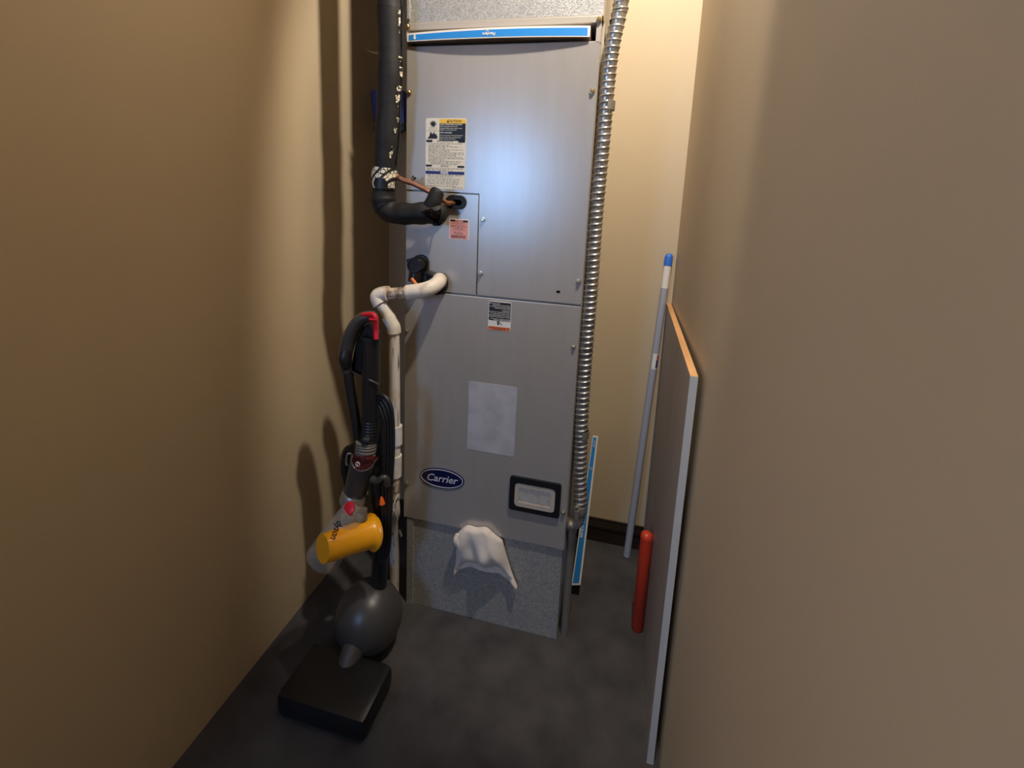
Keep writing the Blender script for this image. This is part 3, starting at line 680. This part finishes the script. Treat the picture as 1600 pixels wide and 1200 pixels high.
# ------------------------------------------------------------------ dustpan on the left wall
bx = lambda px, py: None
def onx(px, py, X):
    d = fwd + RGT*((px-800)/F_PX) - UP*((py-430)/F_PX); return CAM + d*((X-CAM.x)/d.x)
dpn = empty('dustpan', (XL, .36, 1.60), 'dark blue plastic dustpan hanging from a hook behind the black pipe', 'dustpan')
def wall_prism(bm, yz, x0, x1, bev=0):
    f = [bm.verts.new((x1, y_, z_)) for y_, z_ in yz]; b = [bm.verts.new((x0, y_, z_)) for y_, z_ in yz]
    ff = bm.faces.new(f); bm.faces.new(b[::-1]); n = len(yz)
    for i in range(n): bm.faces.new((f[i], b[i], b[(i+1) % n], f[(i+1) % n]))
    if bev: bmesh.ops.bevel(bm, geom=list(ff.edges), offset=bev, segments=2, affect='EDGES')
    return bm
YD = .30
def flat(name, px, y0, y1, m, par, bev): return obj(name, prism(bmesh.new(), [(P(*k, YD).x, P(*k, YD).z) for k in px], y0, y1, bev), m, par, True)
flat('pan', ((580.5, 146), (584, 141), (606, 137), (629, 141), (632.5, 146), (634, 200), (622, 207), (606, 208), (588.5, 206)), YD-.012, YD+.03, M_bluep, dpn, .006)
flat('dark_lip', ((614, 197), (634, 193), (635, 203), (622, 210.5), (614, 210)), YD-.016, YD, M_black, dpn, .002)
flat('corner_guard', ((586.5, 199), (591, 199), (592, 208), (588, 207.5)), YD-.016, YD, M_black, dpn, .001)
flat('back_rim', ((610, 145), (630, 139), (631, 143), (631, 168), (628, 172), (624, 168)), YD-.015, YD-.005, M_black, dpn, .001)
hq = P(600, 140, YD)
obj('handle', T([(hq.x, YD, hq.z-.02), (hq.x-.006, YD+.004, hq.z+.06), (hq.x-.016, YD+.006, hq.z+.13)], .011, 14), M_bluep, dpn, True)
obj('hook', T([(XL, YD+.006, hq.z+.14), ((XL+hq.x)/2, YD+.006, hq.z+.126), (hq.x-.004, YD+.006, hq.z+.124), (hq.x+.002, YD+.006, hq.z+.136)], .003, 8), M_screw, dpn, True)

# ------------------------------------------------------------------ upright vacuum cleaner
V = -0.17
vc = empty('upright_vacuum', (-.03, V, 0), 'black upright vacuum cleaner with red lever and yellow bin beside the drain pipe', 'vacuum cleaner')
obj('wand', T([P(579.5, 528, V), P(579.5, 600, V), P(580, 665, V)], .0245, 24), M_vdark, vc, True)
obj('wand_rim', T([P(579.5, 527, V), P(579.5, 531, V)], .0262, 24, 3), M_vdark, vc, True)
hpts = [P(586, 494.5, V), P(575, 494.5, V), P(563, 500, V), P(553, 513, V), P(545.5, 530, V), P(541, 548, V), P(539.5, 565, V), P(542.5, 581, V)]
hd = obj('handle', T(hpts, lambda t: .0125+.0065*math.sin(math.pi*min(1, t*.9))**.7, 20, 8, squash=(1.0, 1.15)), M_vgrey, vc, True)
obj('handle_pad', T([P(541.5, 545, V-.008), P(539, 560, V-.010), P(541, 576, V-.008)], lambda t: .012+.006*math.sin(math.pi*t), 16), M_vdark, hd, True)
obj('handle_tube', T([P(543, 578, V), P(549, 618, V), P(556, 660, V), P(561, 702, V)], lambda t: .0150-.001*t, 18), M_vdark, vc, True)
bm = bmesh.new(); q = [P(*k, V+.012) for k in ((548, 582), (551, 560), (558, 530), (566, 512), (575, 506), (592, 520), (592, 601), (570, 592))]
f = [bm.verts.new(v) for v in q]; b = [bm.verts.new(v+Vector((0, .012, 0))) for v in q]; bm.faces.new(f); bm.faces.new(b[::-1])
for i in range(len(q)): bm.faces.new((f[i], b[i], b[(i+1) % len(q)], f[(i+1) % len(q)]))
obj('handle_web', bm, M_vdark, vc)
obj('web_rib', T([P(549, 580, V), P(562, 587, V-.012), P(578, 594, V-.022), P(592, 601, V-.012)], .0028, 10), M_vgrey, vc, True)
lv_ = obj('lever', T([P(568, 494, V-.008), P(578, 492.5, V-.012), P(585, 494, V-.014), P(587, 502, V-.014), P(587, 515, V-.012), P(587.5, 530, V-.016)], lambda t: .0105, 16, 8, squash=(1, .7)), M_vred, vc, True)
obj('lever_hinge', T([P(578, 499, V-.020), P(590, 500, V-.020)], .0045, 10, 3), M_vred, lv_, True)
# ribbed hose
def ribbed(name, pts, r0, r1, n, m, amp=.0025):
    return obj(name, T(pts, lambda t: r0+(r1-r0)*t+amp*(0.5+0.5*math.cos(2*math.pi*n*t))**.6, 22, 22), m, vc, True, 60)
ribbed('hose', [P(580.5, 652, V), P(579.5, 672, V), P(576.5, 694, V)], .0240, .0250, 9, M_vdark)
ribbed('hose_cuff', [P(573.5, 690, V-.006), P(572.5, 700, V-.008), P(570.5, 713, V-.010)], .0290, .0270, 5, M_vcuff)
obj('hose_latch', B(*[k for pr in zip(P(566, 690, V-.04), P(579, 683, V-.025)) for k in sorted(pr)], bev=.003), M_vgrey, vc)
# cyclone: neck, shield with power mark, barrel
ax_ = (P(551, 792, V-.01)-P(569, 716, V-.012)).normalized(); c0 = P(569, 712, V-.012)
Lk = (P(551, 792, V-.01)-c0).length
obj('cyclone_barrel', lathe(bmesh.new(), c0, ax_, [(0, .029), (Lk*.12, .034), (Lk*.3, .0345), (Lk*.68, .0325), (Lk*.70, .031), (Lk*1.0, .034)], 28), M_vgrey, vc, True)
obj('silver_band', lathe(bmesh.new(), c0+ax_*Lk*.69, ax_, [(0, .0345), (.006, .0385), (.034, .0405), (.038, .036)], 28), M_vsil, vc, True)
sh = ellipse(0, 0, .0375, .026, 32, math.radians(24)); cs = P(565.5, 721.5, V-.052)
bm = bmesh.new(); n_ = len(sh)
fv = [bm.verts.new((cs.x+a, cs.y+ (a*a)*6, cs.z+b)) for a, b in sh if b < .010]; bv = [bm.verts.new(v.co+Vector((0, .02, 0))) for v in fv]
bm.faces.new(fv); bm.faces.new(bv[::-1])
for i in range(len(fv)): j = (i+1) % len(fv); bm.faces.new((fv[i], bv[i], bv[j], fv[j]))
ps = obj('power_shield', bm, M_vdred, vc)
rim = [Vector((cs.x+a*1.01, cs.y+(a*a)*6-.001, cs.z+b*1.01)) for a, b in ellipse(0, 0, .0375, .026, 32, math.radians(24)) if b < .0095]
k0 = max(range(len(rim)), key=lambda i: (rim[i]-rim[i-1]).length); rim = rim[k0:]+rim[:k0]
obj('shield_rim', tube(bmesh.new(), rim, .0012, 6), M_vsil, ps, True)
pc = P(559, 725, V-.054)
obj('power_mark', ring(bmesh.new(), ellipse(pc.x, pc.z, .0068, .0068, 24), ellipse(pc.x, pc.z, .0055, .0055, 24), pc.y-.002, pc.y), M_white, ps)
obj('power_bar', B(pc.x-.0006, pc.x+.0006, pc.y-.002, pc.y, pc.z-.0035, pc.z+.0035), M_white, ps)
# left bracket, hook, spine, cord
obj('side_bracket', T([P(553, 700, V+.02), P(543, 705, V+.02), P(539, 725, V+.02), P(541, 742, V+.02), P(548, 765, V+.02)], .014, 14), M_vdark, vc, True)
obj('bracket_loop', T([P(549, 709, V-.012), P(543, 710, V-.014), P(541, 722, V-.012), P(542, 727, V-.01)], .0032, 8), M_vcuff, vc, True)
obj('cord_hook', T([P(582, 749, V-.02), P(590, 751, V-.026), P(598, 746, V-.03), P(604, 748, V-.026), P(606, 757, V-.02)], lambda t: .0105-.0025*math.sin(math.pi*t), 16), M_vgrey, vc, True)
obj('spine', T([P(589, 640, V+.022), P(590, 700, V+.022), P(593, 780, V+.02), (0.0, V+.02, .36), (-.01, V+.02, .16)], .024, 18), M_vdark, vc, True)
for k, (dx, dy_, dz) in enumerate(((0, 0, 0), (-4.5, 5, .008), (-9, 10, .016), (3.2, -6, -.008))):
    obj('cord', T([P(590, 622+dy_, V-.006), P(598+dx*.5, 624+dy_, V-.012), P(606+dx, 636+dy_, V-.016), P(610.5+dx, 656+dy_*.6, V-.018), P(611.5+dx, 700, V-.018), P(608.5+dx, 760, V-.018), P(607+dx, 820, V-.018), P(604+dx, 862, V-.012), P(597+dx*.3, 880, V)], .0048, 10), M_cord, vc, True)
obj('orange_clip', lathe(bmesh.new(), P(596, 776, V-.03), (.12, 0, -1), [(0, .002), (.006, .005), (.022, .0085), (.024, .007)], 10), M_vorange, vc, True)
# bin: yellow shroud with flange, clear bin, red button, lettering
yc0, yc1 = P(582.5, 831, V-.035), P(541, 845, V-.105); ya = (yc1-yc0).normalized()
obj('yellow_shroud', lathe(bmesh.new(), yc0, ya, [(-.004, .030), (-.002, .049), (.004, .051), (.008, .045), (.020, .041), (.060, .0395), (.120, .038), (.15, .036)], 36), M_vyel, vc, True)
cb0, cb1 = P(553, 798, V-.070), P(509, 866, V-.105); ca = (cb1-cb0).normalized()
bm = bmesh.new(); lathe(bm, cb0, ca, [(0, .030), (.004, .034), (.12, .047), (.16, .049), (.164, .047)], 36)
bn = obj('clear_bin', bm, M_vclear, vc, True)
obj('bin_button', lathe(bmesh.new(), P(546.5, 794.5, V-.085), (-.2, -.85, .55), [(0, .0175), (.004, .0175), (.006, .014)], 24), M_vred, vc, True)
obj('bin_core', T([P(553, 796, V-.05), P(549, 808, V-.05), P(540, 822, V-.05)], .018, 16), M_vcuff, vc, True)
obj('bin_core', T([P(565, 796, V-.05), P(565, 812, V-.055)], .016, 16), M_vcuff, vc, True)
ld_ = (P(523, 840, V-.13)-P(534, 812, V-.13)); ld_.y = 0; ld_.normalize()
text('bin_lettering', 'dyson', P(526, 829, V-.160), ld_, Vector((-ld_.z, 0, ld_.x)), .026, M_ink, vc, bold=.0006)
# foot: ball and cleaner head on the floor
bm = bmesh.new(); bmesh.ops.create_uvsphere(bm, u_segments=32, v_segments=20, radius=.105)
for v in bm.verts: v.co = Vector((v.co.x*.95-.03, v.co.y*.95+V, v.co.z+.106))
obj('ball', bm, M_vgrey, vc, True)
bm = box(bmesh.new(), -.16, .10, -.42, -.26, .004, .075, bev=.02); obj('cleaner_head', bm, M_vdark, vc, True)
obj('neck', T([(-.03, -.29, .05), (-.03, -.24, .09), (-.03, V, .13)], .032, 16), M_vgrey, vc, True)

# ------------------------------------------------------------------ white rag tucked into the seam below the door
cb = empty('cleaning_rag', (.28, -.02, .20), 'crumpled white rag hanging from the seam below the cabinet door', 'rag')
def rag_xz(u, v):
    """u across 0..1, v down 0..1"""
    xl, xr = P(711, 832, -.03).x-.004*v, P(783, 832, -.03).x+.055*v
    ztop = P(745, 831, -.03).z - .034*abs(2*u-1)**2.6 - .004*math.cos(u*15)
    return xl+(xr-xl)*u, ztop-(.045*(1-v)+.15)*v
bm = bmesh.new(); nu, nv = 44, 20; G = []
for side in (0, 1):
    g_ = []
    for j in range(nv+1):
        v = j/nv; row = []
        for i in range(nu+1):
            u = i/nu; x, z = rag_xz(u, v)
            puff = .030*math.sin(math.pi*min(1, .12+v*1.1))**.5*math.sin(math.pi*u)**.35
            fold = .008*math.sin(u*11+v*2.5)+.004*math.sin(u*19-v*4)+.004*math.sin(v*9+u*6)
            yy = -.008-puff-fold*min(1, .25+v*1.5) if side == 0 else -.004
            row.append(bm.verts.new((x, min(yy, -.0045) if side == 0 else yy, z)))
        g_.append(row)
    G.append(g_)
for side in (0, 1):
    for j in range(nv):
        for i in range(nu): bm.faces.new((G[side][j][i], G[side][j][i+1], G[side][j+1][i+1], G[side][j+1][i]))
for j in range(nv):
    for i in (0, nu): bm.faces.new((G[0][j][i], G[1][j][i], G[1][j+1][i], G[0][j+1][i]))
for i in range(nu):
    for j in (0, nv): bm.faces.new((G[0][j][i], G[1][j][i], G[1][j][i+1], G[0][j][i+1]))
obj('cloth', bm, M_cloth, cb, True, 80)
q = P(712, 838, -.03)
obj('cloth_corner', T([q+Vector((.016, .012, -.05)), q+Vector((.002, 0, -.016)), q+Vector((.004, .006, .004))], lambda t: .012-.005*t, 12), M_cloth, cb, True)

# ------------------------------------------------------------------ red bottle by the board
rb = empty('red_bottle', (.79, .12, 0), 'red plastic bottle standing by the grey board, only its shoulder showing', 'bottle')
rc = P(1013, 833, .12)
obj('body', lathe(bmesh.new(), (rc.x-.004, .12, 0), (0, 0, 1), [(0, .016), (.004, .019), (rc.z-.055, .019), (rc.z-.018, .0185)], 24), M_red, rb, True)
obj('cap', lathe(bmesh.new(), (rc.x-.004, .12, rc.z-.018), (0, 0, 1), [(0, .0195), (.012, .0185), (.018, .014), (.021, .006)], 12), M_red, rb, True)
